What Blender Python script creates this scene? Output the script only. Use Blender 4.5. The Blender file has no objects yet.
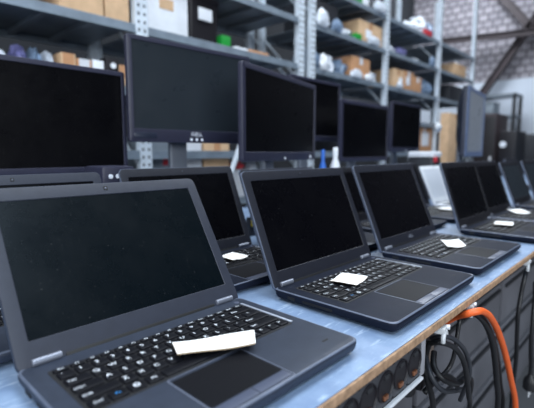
import bpy, bmesh, math, random
from mathutils import Vector, Matrix
random.seed(11)
PI = math.pi
sc = bpy.context.scene
COL = sc.collection
Z0 = 1.012            # eye height; the table top lies 0.262 below it
TZ = 0.75
BRICK_Z = 2.37

# ------------------------------------------------------------------ materials
def lin(c):
    return tuple((x/255/12.92) if x/255 <= 0.04045 else ((x/255+0.055)/1.055)**2.4 for x in c)

def mat(name, rgb, rough=0.5, metal=0.0, spec=0.5, var=0.0, scale=20.0, bump=0.0, bscale=400.0, rvar=0.0, coat=0.0):
    m = bpy.data.materials.new(name); m.use_nodes = True
    nt = m.node_tree; b = nt.nodes['Principled BSDF']
    c = lin(rgb)
    b.inputs['Base Color'].default_value = (*c, 1)
    b.inputs['Roughness'].default_value = rough
    b.inputs['Metallic'].default_value = metal
    b.inputs['Specular IOR Level'].default_value = spec
    b.inputs['Coat Weight'].default_value = coat
    tc = nt.nodes.new('ShaderNodeTexCoord')
    if var > 0 or rvar > 0:
        n = nt.nodes.new('ShaderNodeTexNoise'); n.inputs['Scale'].default_value = scale
        n.inputs['Detail'].default_value = 6
        nt.links.new(tc.outputs['Object'], n.inputs['Vector'])
        if var > 0:
            r = nt.nodes.new('ShaderNodeValToRGB')
            r.color_ramp.elements[0].position = 0.3; r.color_ramp.elements[1].position = 0.7
            r.color_ramp.elements[0].color = (*[x*(1-var) for x in c], 1)
            r.color_ramp.elements[1].color = (*[min(1, x*(1+var)) for x in c], 1)
            nt.links.new(n.outputs['Fac'], r.inputs['Fac'])
            nt.links.new(r.outputs['Color'], b.inputs['Base Color'])
        if rvar > 0:
            mr = nt.nodes.new('ShaderNodeMapRange')
            mr.inputs['To Min'].default_value = max(0.02, rough-rvar); mr.inputs['To Max'].default_value = min(1, rough+rvar)
            nt.links.new(n.outputs['Fac'], mr.inputs['Value'])
            nt.links.new(mr.outputs['Result'], b.inputs['Roughness'])
    if bump > 0:
        n2 = nt.nodes.new('ShaderNodeTexNoise'); n2.inputs['Scale'].default_value = bscale
        bp = nt.nodes.new('ShaderNodeBump'); bp.inputs['Strength'].default_value = bump
        bp.inputs['Distance'].default_value = 0.002
        nt.links.new(tc.outputs['Object'], n2.inputs['Vector'])
        nt.links.new(n2.outputs['Fac'], bp.inputs['Height'])
        nt.links.new(bp.outputs['Normal'], b.inputs['Normal'])
    return m

M = {}
M['lap'] = mat('laptop_shell', (42, 49, 63), 0.5, 0.0, 0.32, 0.12, 60, 0.05, 900)
M['lap_dark'] = mat('laptop_dark_shell', (22, 27, 40), 0.55, 0, 0.10, 0.1, 60, 0.05, 900)
M['bez'] = mat('laptop_bezel', (36, 40, 52), 0.5, 0, 0.45, 0.1, 50, 0.06, 900)
M['bez_dark'] = mat('dark_bezel', (25, 27, 36), 0.5, 0, 0.35, 0.1, 50, 0.05, 900)
M['bez_black'] = mat('black_bezel', (20, 20, 26), 0.5, 0, 0.3, 0.1, 50)
M['key'] = mat('keycap', (13, 14, 20), 0.5, 0, 0.14, 0.15, 300)
M['tray'] = mat('key_well', (10, 11, 15), 0.6)
M['legend'] = mat('key_legend', (236, 242, 250), 0.6)
M['legend_blue'] = mat('key_legend_blue', (60, 150, 225), 0.6)
M['pad'] = mat('touch_surface', (14, 15, 20), 0.55, 0, 0.12, 0.1, 200)
M['padb'] = mat('touch_buttons', (70, 76, 94), 0.4, 0, 0.5)
M['silver'] = mat('silver_hinge', (126, 131, 144), 0.4, 0.6)
M['strip'] = mat('logo_highlight_silver', (175, 182, 196), 0.35, 0.4)  # painted highlight beside the keys; also the logo silver
M['trim'] = mat('touchpad_rim', (104, 110, 126), 0.4, 0.2)
M['stripbody'] = mat('strip_plastic', (54, 55, 60), 0.4, 0, 0.5, 0.08, 30)
M['card_dim'] = mat('dull_label', (120, 108, 102), 0.7)
M['edge'] = mat('painted_edge_highlight', (92, 100, 118), 0.4, 0.2, 0.5, 0.2, 40)  # edge highlight put into this lighter colour
M['neck'] = mat('stand_grey', (98, 104, 114), 0.4, 0.2, 0.5)
M['rubber'] = mat('rubber', (14, 14, 16), 0.8)
M['port'] = mat('port_black', (6, 6, 8), 0.6)
M['white_led'] = mat('white_mark', (225, 230, 240), 0.5)
M['mon'] = mat('monitor_plastic', (42, 43, 60), 0.42, 0, 0.45, 0.08, 40, 0.04, 700)
M['mon_grey'] = mat('monitor_grey', (96, 110, 140), 0.4, 0, 0.5, 0.08, 40)
M['mon_side'] = mat('monitor_blue_grey', (32, 38, 54), 0.4, 0, 0.5, 0.08, 40)
M['mon_black'] = mat('monitor_black', (28, 28, 38), 0.4, 0, 0.45, 0.08, 40)
M['paper'] = mat('paper', (246, 246, 244), 0.8, 0, 0.2, 0.02, 80)
M['card_edge'] = mat('paper_back', (178, 158, 132), 0.85, 0, 0.2, 0.06, 60)
M['wood'] = mat('chipboard_edge', (152, 124, 100), 0.75, 0, 0.2, 0.3, 90, 0.3, 300)
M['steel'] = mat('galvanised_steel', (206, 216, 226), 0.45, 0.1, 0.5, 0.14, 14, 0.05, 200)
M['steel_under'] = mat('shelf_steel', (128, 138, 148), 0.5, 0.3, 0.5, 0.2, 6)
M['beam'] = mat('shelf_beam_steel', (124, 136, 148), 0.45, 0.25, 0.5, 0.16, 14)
M['hole'] = mat('punched_hole', (38, 44, 54), 0.7)
M['card'] = mat('cardboard', (205, 172, 138), 0.85, 0, 0.2, 0.12, 14)
M['card_b'] = mat('brown_cardboard', (186, 140, 104), 0.85, 0, 0.2, 0.14, 14)
M['white'] = mat('white_plastic', (222, 226, 232), 0.5, 0, 0.4, 0.05, 20)
M['offwhite'] = mat('offwhite', (205, 208, 214), 0.6, 0, 0.4, 0.1, 12)
M['blk'] = mat('black_plastic', (20, 18, 24), 0.45, 0, 0.5, 0.1, 20)
M['dk'] = mat('dark_plastic', (34, 36, 42), 0.5, 0, 0.5, 0.15, 20)
M['green'] = mat('green_plastic', (20, 140, 50), 0.5)
M['red'] = mat('red_plastic', (190, 50, 60), 0.5)
M['blue'] = mat('blue_plastic', (40, 100, 190), 0.5)
M['bluebag'] = mat('bluish_film', (120, 140, 165), 0.35, 0, 0.6, 0.4, 30, 0.6, 60)
M['bag'] = mat('white_film', (205, 212, 222), 0.35, 0, 0.6, 0.25, 30, 0.6, 60)
M['violet'] = mat('violet_film', (104, 104, 150), 0.4, 0, 0.6, 0.4, 40, 0.6, 60)
M['yellow'] = mat('yellow_plastic', (220, 190, 50), 0.5)
M['orange'] = mat('orange_cable', (222, 98, 44), 0.45, 0, 0.4, 0.06, 30)
M['cable'] = mat('black_cable', (24, 25, 29), 0.45, 0, 0.5, 0.1, 30)
M['gcable'] = mat('grey_cable', (44, 47, 54), 0.45, 0, 0.5, 0.1, 30)
M['clip'] = mat('clip_grey', (186, 190, 194), 0.5, 0, 0.4, 0.1, 60)
M['copper'] = mat('copper_contact', (205, 140, 105), 0.3, 0.9)
M['case'] = mat('cabinet_paint', (100, 101, 108), 0.5, 0, 0.5, 0.12, 6, 0.05, 500)
M['case_d'] = mat('cabinet_dark', (38, 39, 43), 0.55, 0, 0.4, 0.1, 6)
M['case_l'] = mat('cabinet_band', (134, 135, 142), 0.5, 0, 0.5, 0.1, 6)
M['alu'] = mat('aluminium', (220, 224, 230), 0.4, 0.1)
M['truss'] = mat('truss_steel', (58, 50, 54), 0.6, 0.0, 0.4, 0.15, 4)
M['concrete'] = mat('concrete', (96, 97, 100), 0.7, 0, 0.3, 0.2, 3, 0.1, 30)
M['plaster'] = mat('grey_plaster', (120, 124, 130), 0.9, 0, 0.2, 0.1, 2)
M['dimwall'] = mat('darkened_unseen_wall', (52, 54, 58), 0.95, 0, 0.1, 0.1, 2)
M['ceil'] = mat('ceiling_paint', (150, 152, 156), 0.95, 0, 0.1, 0.08, 2)

def screen_mat(name, rgb, rough, spec):
    m = mat(name, rgb, rough, 0, spec, 0, 1)
    nt = m.node_tree; b = nt.nodes['Principled BSDF']
    tc = nt.nodes.new('ShaderNodeTexCoord')
    n = nt.nodes.new('ShaderNodeTexNoise'); n.inputs['Scale'].default_value = 9; n.inputs['Detail'].default_value = 8
    n.inputs['Roughness'].default_value = 0.7
    mr = nt.nodes.new('ShaderNodeMapRange')
    mr.inputs['From Min'].default_value = 0.3; mr.inputs['From Max'].default_value = 0.7
    mr.inputs['To Min'].default_value = rough-0.06; mr.inputs['To Max'].default_value = rough+0.08
    nt.links.new(tc.outputs['Object'], n.inputs['Vector']); nt.links.new(n.outputs['Fac'], mr.inputs['Value'])
    nt.links.new(mr.outputs['Result'], b.inputs['Roughness'])
    # scattered dust specks
    v = nt.nodes.new('ShaderNodeTexNoise'); v.inputs['Scale'].default_value = 260; v.inputs['Detail'].default_value = 2
    r = nt.nodes.new('ShaderNodeValToRGB')
    r.color_ramp.elements[0].position = 0.70; r.color_ramp.elements[1].position = 0.78
    c = lin(rgb)
    r.color_ramp.elements[0].color = (*c, 1); r.color_ramp.elements[1].color = (*[min(1, x+0.02) for x in c], 1)
    nt.links.new(tc.outputs['Object'], v.inputs['Vector']); nt.links.new(v.outputs['Fac'], r.inputs['Fac'])
    nt.links.new(r.outputs['Color'], b.inputs['Base Color'])
    return m
M['lcd'] = screen_mat('matte_screen', (4, 4, 7), 0.28, 0.2)
M['lcd_front'] = screen_mat('matte_screen_dusty', (3, 9, 14), 0.28, 0.24)
M['lcd_mon'] = screen_mat('monitor_screen', (7, 7, 10), 0.3, 0.13)
M['lcd_sheen'] = screen_mat('grey_sheen_screen', (36, 42, 48), 0.3, 0.4)  # grey sheen of these screens put into the base colour
M['lcd_glare'] = screen_mat('painted_glare_screen', (140, 144, 152), 0.3, 0.5)  # glare on the large monitor painted as its screen colour
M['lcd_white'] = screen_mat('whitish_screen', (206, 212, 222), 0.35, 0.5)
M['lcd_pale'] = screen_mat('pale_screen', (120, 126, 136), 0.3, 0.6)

def table_mat():
    m = bpy.data.materials.new('blue_laminate'); m.use_nodes = True
    nt = m.node_tree; b = nt.nodes['Principled BSDF']; b.inputs['Roughness'].default_value = 0.45
    b.inputs['Specular IOR Level'].default_value = 0.4
    tc = nt.nodes.new('ShaderNodeTexCoord')
    n = nt.nodes.new('ShaderNodeTexNoise'); n.inputs['Scale'].default_value = 14; n.inputs['Detail'].default_value = 10; n.inputs['Roughness'].default_value = 0.7
    r = nt.nodes.new('ShaderNodeValToRGB'); e = r.color_ramp.elements
    e[0].position = 0.35; e[0].color = (*lin((108, 130, 162)), 1)
    e[1].position = 0.72; e[1].color = (*lin((138, 160, 188)), 1)
    nt.links.new(tc.outputs['Object'], n.inputs['Vector']); nt.links.new(n.outputs['Fac'], r.inputs['Fac'])
    # scuffs running along the table
    mp = nt.nodes.new('ShaderNodeMapping'); mp.inputs['Scale'].default_value = (30, 140, 1); mp.inputs['Rotation'].default_value = (0, 0, 0.5)
    n2 = nt.nodes.new('ShaderNodeTexNoise'); n2.inputs['Scale'].default_value = 1.0; n2.inputs['Detail'].default_value = 6
    nt.links.new(tc.outputs['Object'], mp.inputs['Vector']); nt.links.new(mp.outputs['Vector'], n2.inputs['Vector'])
    r2 = nt.nodes.new('ShaderNodeValToRGB'); r2.color_ramp.elements[0].position = 0.58; r2.color_ramp.elements[1].position = 0.72
    nt.links.new(n2.outputs['Fac'], r2.inputs['Fac'])
    mx = nt.nodes.new('ShaderNodeMix'); mx.data_type = 'RGBA'
    nt.links.new(r2.outputs['Color'], mx.inputs['Factor'])
    nt.links.new(r.outputs['Color'], mx.inputs['A']); mx.inputs['B'].default_value = (*lin((162, 180, 202)), 1)
    nt.links.new(mx.outputs['Result'], b.inputs['Base Color'])
    return m
M['table'] = table_mat()

def brick_mat():
    m = bpy.data.materials.new('painted_brick'); m.use_nodes = True
    nt = m.node_tree; b = nt.nodes['Principled BSDF']; b.inputs['Roughness'].default_value = 0.85
    tc = nt.nodes.new('ShaderNodeTexCoord'); sp = nt.nodes.new('ShaderNodeSeparateXYZ'); cb = nt.nodes.new('ShaderNodeCombineXYZ')
    nt.links.new(tc.outputs['Object'], sp.inputs['Vector'])
    nt.links.new(sp.outputs['Y'], cb.inputs['X']); nt.links.new(sp.outputs['Z'], cb.inputs['Y'])
    br = nt.nodes.new('ShaderNodeTexBrick'); nt.links.new(cb.outputs['Vector'], br.inputs['Vector'])
    br.inputs['Scale'].default_value = 1; br.inputs['Brick Width'].default_value = 0.17; br.inputs['Row Height'].default_value = 0.13
    br.inputs['Mortar Size'].default_value = 0.014; br.inputs['Bias'].default_value = -0.1
    br.inputs['Color1'].default_value = (*lin((150, 146, 153)), 1); br.inputs['Color2'].default_value = (*lin((128, 125, 133)), 1)
    br.inputs['Mortar'].default_value = (*lin((78, 75, 82)), 1)
    nt.links.new(br.outputs['Color'], b.inputs['Base Color'])
    return m
M['brick'] = brick_mat()
M['panel_white'] = mat('white_wall_paint', (186, 194, 206), 0.8, 0, 0.3, 0.04, 1.5)

# ------------------------------------------------------------------ mesh helpers
def rrect(w, d, r, k=5, cx=0, cy=0):
    pts = []
    r = max(1e-4, min(r, w/2-1e-4, d/2-1e-4))
    for (sx, sy, a0) in ((1, 1, 0), (-1, 1, PI/2), (-1, -1, PI), (1, -1, 3*PI/2)):
        for i in range(k+1):
            a = a0+PI/2*i/k
            pts.append((cx+sx*(w/2-r)+r*math.cos(a), cy+sy*(d/2-r)+r*math.sin(a)))
    return pts

class MB:
    def __init__(s):
        s.bm = bmesh.new(); s.mi = 0; s.T = Matrix.Identity(4)
    def v(s, p): return s.bm.verts.new(s.T @ Vector(p))
    def f(s, vs):
        try:
            fc = s.bm.faces.new(vs); fc.material_index = s.mi; return fc
        except ValueError:
            return None
    def loft(s, rings, cap0=True, cap1=True, closed=True):
        R = [[s.v(p) for p in r] for r in rings]
        n = len(R[0])
        for a, b in zip(R, R[1:]):
            for i in range(n if closed else n-1):
                j = (i+1) % n
                s.f((a[i], a[j], b[j], b[i]))
        if cap0: s.f(list(reversed(R[0])))
        if cap1: s.f(R[-1])
        return R
    def slab(s, w, d, r, levels, cx=0, cy=0, k=5):      # levels: (z, inset)
        s.loft([[(x, y, z) for x, y in rrect(w-2*i, d-2*i, max(r-i, 0.0004), k, cx, cy)] for z, i in levels])
        return s
    def box(s, cx, cy, cz, sx, sy, sz, bev=0.0):
        vs = [s.v((cx+a*sx/2, cy+b*sy/2, cz+c*sz/2)) for a in (-1, 1) for b in (-1, 1) for c in (-1, 1)]
        q = ((0, 1, 3, 2), (4, 6, 7, 5), (0, 4, 5, 1), (2, 3, 7, 6), (0, 2, 6, 4), (1, 5, 7, 3))
        fs = [s.f([vs[i] for i in t]) for t in q]
        if bev > 0:
            es = list({e for f in fs for e in f.edges})
            r = bmesh.ops.bevel(s.bm, geom=es, offset=bev, segments=2, affect='EDGES', profile=0.6)
            for f in r['faces']: f.material_index = s.mi
        return s
    def tube(s, path, r, n=10, caps=True):
        P = [Vector(p) for p in path]
        rr = r if isinstance(r, (list, tuple)) else [r]*len(P)
        rings = []; up = None
        for i, p in enumerate(P):
            t = (P[min(i+1, len(P)-1)]-P[max(i-1, 0)]).normalized()
            if up is None:
                up = Vector((0, 0, 1)) if abs(t.z) < 0.9 else Vector((1, 0, 0))
            a = t.cross(up)
            if a.length < 1e-5: a = t.orthogonal()
            a.normalize(); b = a.cross(t).normalized(); up = b
            rings.append([p+a*rr[i]*math.cos(2*PI*k/n)+b*rr[i]*math.sin(2*PI*k/n) for k in range(n)])
        s.loft(rings, caps, caps); return s
    def lathe(s, prof, n=24, axis='z', c=(0, 0, 0)):    # prof: (radius, height)
        rings = []
        for r, h in prof:
            ring = []
            for k in range(n):
                a = 2*PI*k/n; x, y = r*math.cos(a), r*math.sin(a)
                p = {'z': (x, y, h), 'y': (x, h, y), 'x': (h, x, y)}[axis]
                ring.append((c[0]+p[0], c[1]+p[1], c[2]+p[2]))
            rings.append(ring)
        s.loft(rings); return s
    def build(s, name, mats, parent=None, smooth=True):
        bmesh.ops.recalc_face_normals(s.bm, faces=s.bm.faces)
        me = bpy.data.meshes.new(name); s.bm.to_mesh(me); s.bm.free()
        for m in (mats if isinstance(mats, (list, tuple)) else [mats]): me.materials.append(m)
        if smooth:
            me.shade_smooth(); me.set_sharp_from_angle(angle=math.radians(35))
        o = bpy.data.objects.new(name, me); COL.objects.link(o)
        if parent: o.parent = parent
        return o

def spline(pts, sub=8):
    P = [Vector(p) for p in pts]; out = []
    for i in range(len(P)-1):
        p0, p1, p2, p3 = P[max(i-1, 0)], P[i], P[i+1], P[min(i+2, len(P)-1)]
        for k in range(sub):
            t = k/sub
            out.append(0.5*((2*p1)+(p2-p0)*t+(2*p0-5*p1+4*p2-p3)*t*t+(-p0+3*p1-3*p2+p3)*t**3))
    out.append(P[-1]); return out

def tag(o, label=None, cat=None, group=None, kind=None):
    if label: o['label'] = label
    if cat: o['category'] = cat
    if group: o['group'] = group
    if kind: o['kind'] = kind
    return o
def thing(name, label, cat, loc=(0, 0, 0), rz=0.0, group=None):
    o = bpy.data.objects.new(name, None); COL.objects.link(o); o.empty_display_size = 0.05
    o.location = loc; o.rotation_euler = (0, 0, rz)
    return tag(o, label, cat, group)

_txt = {}
def text_tris(body, size):
    """outline of the characters as flat polygons, centred on the origin"""
    key = (body, size)
    if key in _txt: return _txt[key]
    cu = bpy.data.curves.new('t', 'FONT'); cu.body = body; cu.size = size
    cu.align_x = 'CENTER'; cu.align_y = 'CENTER'; cu.resolution_u = 2
    o = bpy.data.objects.new('t', cu); COL.objects.link(o)
    dg = bpy.context.evaluated_depsgraph_get(); dg.update()
    me = bpy.data.meshes.new_from_object(o.evaluated_get(dg))
    d = ([tuple(v.co) for v in me.vertices], [tuple(p.vertices) for p in me.polygons])
    bpy.data.objects.remove(o); bpy.data.curves.remove(cu); bpy.data.meshes.remove(me)
    _txt[key] = d
    return d
def put_text(mb, body, size, fn, mi):
    vs, fs = text_tris(body, size)
    V = [mb.v(fn(x, y)) for x, y, _ in vs]
    old = mb.mi; mb.mi = mi
    for f in fs: mb.f([V[i] for i in f])
    mb.mi = old

# ------------------------------------------------------------------ laptop
U = 0.0191
ROWS = [
    (0.0095, [('Esc', 1)]+[('F%d' % i, 0.925) for i in range(1, 13)]+[('Hm', 0.95), ('End', 0.95), ('Del', 1.0)]),
    (0.0175, [(c, 1) for c in '`1234567890-=']+[('Bksp', 2)]),
    (0.0175, [('Tab', 1.5)]+[(c, 1) for c in 'QWERTYUIOP[]']+[('\\', 1.5)]),
    (0.0175, [('Caps', 1.75)]+[(c, 1) for c in "ASDFGHJKL;'"]+[('Enter', 2.25)]),
    (0.0175, [('Shift', 2.25)]+[(c, 1) for c in 'ZXCVBNM,./']+[('Shift', 2.75)]),
    (0.0175, [('Ctrl', 1.0), ('Fn', 1), ('WIN', 1), ('Alt', 1), ('', 5.3), ('Alt', 1), ('Ctrl', 1), ('<', 0.9), ('^', 0.9), ('>', 0.9)]),
]
KEYW = 15.0
def key_list(kw):
    """(cx, row centre from the top, w, h, legend) across a keyboard of width kw"""
    out = []; y = 0.0
    for h, row in ROWS:
        tot = sum(w for _, w in row); x = 0.0; s = kw/tot
        for leg, w in row:
            out.append(((x+w/2)*s, y+h/2, w*s, h, leg)); x += w
        y += h+0.0015
    return out, y-0.0015
def key_shape(mb, cx, cy, w, h, leg, z, legends=True):
    g = 0.0011
    mb.mi = 0
    mb.loft([[(x, y, z) for x, y in rrect(w-2*g, h-2*g, 0.0012, 2, cx, cy)],
             [(x, y, z+0.0018) for x, y in rrect(w-2*g-0.0006, h-2*g-0.0006, 0.0012, 2, cx, cy)],
             [(x, y, z+0.0024) for x, y in rrect(w-2*g-0.0024, h-2*g-0.0024, 0.001, 2, cx, cy)]], cap0=False)
    if not legends or not leg: return
    zt = z+0.00255
    if leg == 'WIN':
        mb.mi = 1
        c = [mb.v((cx+0.0036*math.cos(2*PI*i/20), cy+0.0036*math.sin(2*PI*i/20), zt)) for i in range(20)]
        mb.f(c)
        for sx in (-1, 1):
            for sy in (-1, 1):
                mb.mi = 0
                q = [(cx+sx*0.00105+a*0.00085, cy+sy*0.00105+b*0.00085, zt+0.0002) for a, b in ((-1, -1), (1, -1), (1, 1), (-1, 1))]
                mb.f([mb.v(p) for p in q])
        mb.mi = 0; return
    size = 0.0086 if len(leg) == 1 else (0.0054 if h > 0.012 else 0.0048)
    off = (-w*0.14, h*0.10) if len(leg) == 1 else (-max(0, w/2-0.008) if w > 0.022 else 0, 0.0)
    put_text(mb, leg, size, lambda x, y: (cx+off[0]+x*1.1, cy+off[1]+y, zt), 2 if leg == 'Fn' else 1)

BASE_H = 0.022
def laptop(name, label, x0, yh, w=0.337, d=0.231, tilt=24, lid_h=0.217, detail=2, mats=('lap', 'bez', 'lcd'), dx=0.0,
           rz=0.0, group=None, logo=None, bez=(0.019, 0.021, 0.034), top=None):
    """x0: left side, yh: back edge, on the table. detail 2: every key apart, 1: keyboard as one part"""
    shell, bezel, lcd = [M[k] for k in mats]
    cx, cy = x0+w/2, yh-d/2
    t = thing(name, label, 'laptop', (cx, cy, TZ), rz, group)
    b = MB().slab(w, d, 0.013, [(0.003, 0.010), (0.007, 0.003), (0.012, 0.0008), (0.0165, 0), (0.0188, 0.0004), (0.0203, 0.0016), (0.0208, 0.0032)])
    b.build('base', shell, t)
    zt = 0.0208
    r = MB(); r.loft([[(x, y, z) for x, y in rrect(w-2*i, d-2*i, 0.012, 5)] for z, i in ((0.0196, 0.0004), (0.0206, 0.0012), (0.0211, 0.0026), (0.0207, 0.0036))], False, False)
    r.build('highlight_trim', M['edge'] if mats[0] != 'offwhite' else shell, t)  # chamfer trim, coloured bright to give the edge highlight
    # rubber feet
    for sx in (-1, 1):
        for sy in (-1, 1):
            MB().lathe([(0.008, 0.0), (0.008, 0.0035)], 12, c=(sx*(w/2-0.035), sy*(d/2-0.03), 0)).build('rubber_foot', M['rubber'], t)
    # ports on the left flank
    p = MB(); p.box(-w/2+0.0008, 0.02, 0.0118, 0.002, 0.06, 0.0045, 0.0006); p.build('card_slot', M['port'], t)
    p = MB(); p.box(-w/2+0.0008, 0.075, 0.0118, 0.002, 0.016, 0.006, 0.0006); p.build('vent_slot', M['port'], t)
    # key well and keys
    kw = 0.286 if w > 0.32 else w-0.045
    keys, kh = key_list(kw)
    kx0 = -kw/2; ky0 = d/2-0.033
    k = MB().slab(kw+0.006, kh+0.006, 0.003, [(zt-0.0006, 0), (zt+0.0004, 0.0003)], 0, ky0-kh/2, 3)
    tray = k.build('keyboard', M['tray'], t)
    if detail >= 2:
        for (kx, ky, kw_, kh_, leg) in keys:
            m = MB(); key_shape(m, 0, 0, kw_, kh_, leg, 0)
            o = m.build('key', [M['key'], M['legend'], M['legend_blue']], tray)
            o.location = (kx0+kx, ky0-ky, zt+0.0003)
    else:
        m = MB()
        for (kx, ky, kw_, kh_, leg) in keys:
            key_shape(m, kx0+kx, ky0-ky, kw_, kh_, leg if len(leg) == 1 else '', zt+0.0003)
        m.build('keycaps', [M['key'], M['legend'], M['legend_blue']], tray)['kind'] = 'stuff'
    if detail >= 1:
        m = MB(); m.box(kw/2+0.0062, ky0-kh/2+0.003, zt+0.0006, 0.0042, kh+0.002, 0.0012, 0.0004); m.build('chamfer_highlight', M['strip'], t)  # lit key-well chamfer imitated by a bright painted strip
        # touchpad with two buttons
        m = MB().slab(0.101, 0.068, 0.003, [(zt-0.0004, 0), (zt+0.0003, 0.0002)], -0.012, -0.063, 3)
        m.build('touchpad', M['pad'], t)
        m = MB()
        m.loft([[(x, y, zt+0.00025) for x, y in rrect(0.107, 0.092, 0.004, 4, -0.012, -0.0695)], [(x, y, zt+0.00035) for x, y in rrect(0.104, 0.089, 0.003, 4, -0.012, -0.0695)]], False, False)
        m.build('touchpad_trim', M['trim'], t)
        for s in (-1, 1):
            m = MB(); m.box(-0.012+s*0.0253, -0.1055, zt+0.0003, 0.0495, 0.0135, 0.0009, 0.0004); m.build('touchpad_button', M['padb'], t)
        m = MB().slab(0.012, 0.003, 0.0014, [(zt-0.0004, 0), (zt+0.0003, 0)], w/2-0.037, -0.088, 3); m.build('fingerprint_reader', M['port'], t)
        m = MB().lathe([(0.0045, zt-0.0004), (0.0045, zt+0.0006), (0.0038, zt+0.0009)], 16, c=(w/2-0.022, d/2-0.02, 0)); m.build('power_button', M['padb'], t)
    # lid: built lying in its own frame (x across, y up the lid, z towards the user), then tipped back
    lid = thing('lid', None, None, (0, d/2-0.003, 0.019)); lid.parent = t
    lid.rotation_euler = (math.radians(90-tilt), 0, 0)
    # after the turn +z of the lid frame points at the user
    y0 = -0.0045; H = lid_h-y0; yc = (lid_h+y0)/2
    s = MB().slab(w-0.002, H, 0.011, [(-0.0075, 0.006), (-0.0065, 0.002), (-0.003, 0.0003), (0.0, 0), (0.0012, 0.0006)], 0, yc)
    s.build('lid_shell', M['edge'] if mats[0] == 'lap_dark' else shell, lid)  # rim highlight painted as a lighter shell on the dark laptops
    bs, bt, bb = bez
    iw, ih = w-0.002-2*bs, H-bt-bb
    iyc = y0+bb+ih/2
    r = MB()
    N = 5
    r.loft([[(x, y, 0.0010) for x, y in rrect(w-0.004, H-0.002, 0.010, N, 0, yc)],
            [(x, y, 0.0022) for x, y in rrect(w-0.0052, H-0.0032, 0.0095, N, 0, yc)],
            [(x, y, 0.0025) for x, y in rrect(w-0.008, H-0.006, 0.008, N, 0, yc)],
            [(x, y, 0.0025) for x, y in rrect(iw+0.002, ih+0.002, 0.002, N, 0, iyc)],
            [(x, y, 0.0014) for x, y in rrect(iw, ih, 0.001, N, 0, iyc)]], False, False)
    bz = r.build('bezel', bezel, lid)
    q = MB()
    q.slab(iw+0.001, ih+0.001, 0.001, [(0.0011, 0), (0.0015, 0)], 0, iyc, 2)
    q.build('screen', lcd, lid)
    g = MB(); g.box(0, 0.0005, 0.0022, w-0.11, 0.0075, 0.003, 0.0012); g.build('hinge_gap', M['port'], lid)  # black strip put in for the dark gap between the hinges
    if detail >= 1:
        for s_ in (-1, 1):
            h = MB(); h.tube([(s_*(w/2-0.034)-0.0165, 0.004, 0.0032), (s_*(w/2-0.034)-0.0155, 0.004, 0.0032), (s_*(w/2-0.034)+0.0155, 0.004, 0.0032), (s_*(w/2-0.034)+0.0165, 0.004, 0.0032)], [0.0036, 0.0046, 0.0046, 0.0036], 12)
            h.build('hinge', M['silver'], lid)
        c = MB(); c.slab(0.0068, 0.0068, 0.001, [(0.0024, 0), (0.0029, 0.0002)], 0, lid_h-bt*0.5, 2); c.mi = 1
        c.lathe([(0.0016, 0.0029), (0.0012, 0.0031)], 12, c=(0, lid_h-bt*0.5, 0))
        c.build('webcam', [M['port'], M['padb']], bz)
    if logo:
        g = MB(); put_text(g, logo, 0.011, lambda x, y: (x, y0+bb*0.6+y, 0.0027), 0); g.build('logo', M['strip'], bz)
    return t

front = 'laptops in the front row on the blue table'
back = 'laptops in the second row on the blue table'
laptop('laptop', 'dark grey laptop nearest the camera with a long white paper slip on its keyboard', 0.130, 0.511, w=0.339, d=0.236, group=front, mats=('lap', 'bez', 'lcd_front'), tilt=32, lid_h=0.2325)
laptop('laptop', 'black laptop with a square white note on its keyboard, second in the front row', 0.542, 0.499, w=0.344, d=0.237, detail=2, mats=('lap_dark', 'bez_dark', 'lcd'), group=front, lid_h=0.226, tilt=23)
laptop('laptop', 'black laptop third along the front row, white note standing across its keyboard', 0.936, 0.501, w=0.345, d=0.233, detail=2, mats=('lap_dark', 'bez_dark', 'lcd'), group=front, lid_h=0.229, tilt=23, logo='DELL')
laptop('laptop', 'black laptop fourth along the front row, greyish glare across its screen', 1.392, 0.472, detail=1, mats=('lap_dark', 'bez_black', 'lcd'), group=front, lid_h=0.224, tilt=19)
laptop('laptop', 'black laptop fifth along the front row, directly behind the glare-screened one', 1.742, 0.490, detail=1, mats=('lap_dark', 'bez_black', 'lcd'), group=front, lid_h=0.222, tilt=20)
laptop('laptop', 'blurred black laptop sixth along the front row, at the right edge of the photo', 2.21, 0.505, detail=1, mats=('lap_dark', 'bez_black', 'lcd_sheen'), group=front, lid_h=0.215, tilt=22)
laptop('laptop', 'blurred black laptop farthest along the front row, its screen edge just in view', 2.62, 0.505, detail=1, mats=('lap_dark', 'bez_black', 'lcd_sheen'), group=front, lid_h=0.215, tilt=22)
# second row
laptop('laptop', 'grey laptop mostly hidden behind the nearest laptop, its webcam bezel showing above', 0.074, 0.800, detail=1, mats=('lap', 'bez', 'lcd'), group=back, lid_h=0.219, tilt=22)
laptop('laptop', 'black second-row laptop seen between the two nearest laptops, white note on keys', 0.448, 0.792, w=0.33, detail=1, mats=('lap_dark', 'bez_dark', 'lcd'), group=back, lid_h=0.224, tilt=22)
laptop('laptop', 'black laptop in the second row, hidden behind the laptop with the square note', 0.80, 0.79, detail=1, mats=('lap_dark', 'bez_dark', 'lcd'), group=back, lid_h=0.212, tilt=22)
laptop('laptop', 'black laptop in the second row, hidden behind the third front laptop', 1.20, 0.79, detail=1, mats=('lap_dark', 'bez_black', 'lcd'), group=back, lid_h=0.205, tilt=22)
laptop('laptop', 'second-row black laptop with a small white note, just left of the white laptop', 1.60, 0.79, detail=1, mats=('lap_dark', 'bez_black', 'lcd'), group=back, lid_h=0.212, tilt=22)
laptop('laptop', 'small white laptop with a pale screen seen between two black lids', 2.0, 0.80, w=0.29, d=0.21, detail=1, mats=('offwhite', 'white', 'lcd_white'), group=back, lid_h=0.195, tilt=24)
laptop('laptop', 'blurred black laptop far right in the second row beyond the bare table top', 3.45, 0.80, detail=1, mats=('lap_dark', 'bez_black', 'lcd_sheen'), group=back, lid_h=0.215, tilt=22)

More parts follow.
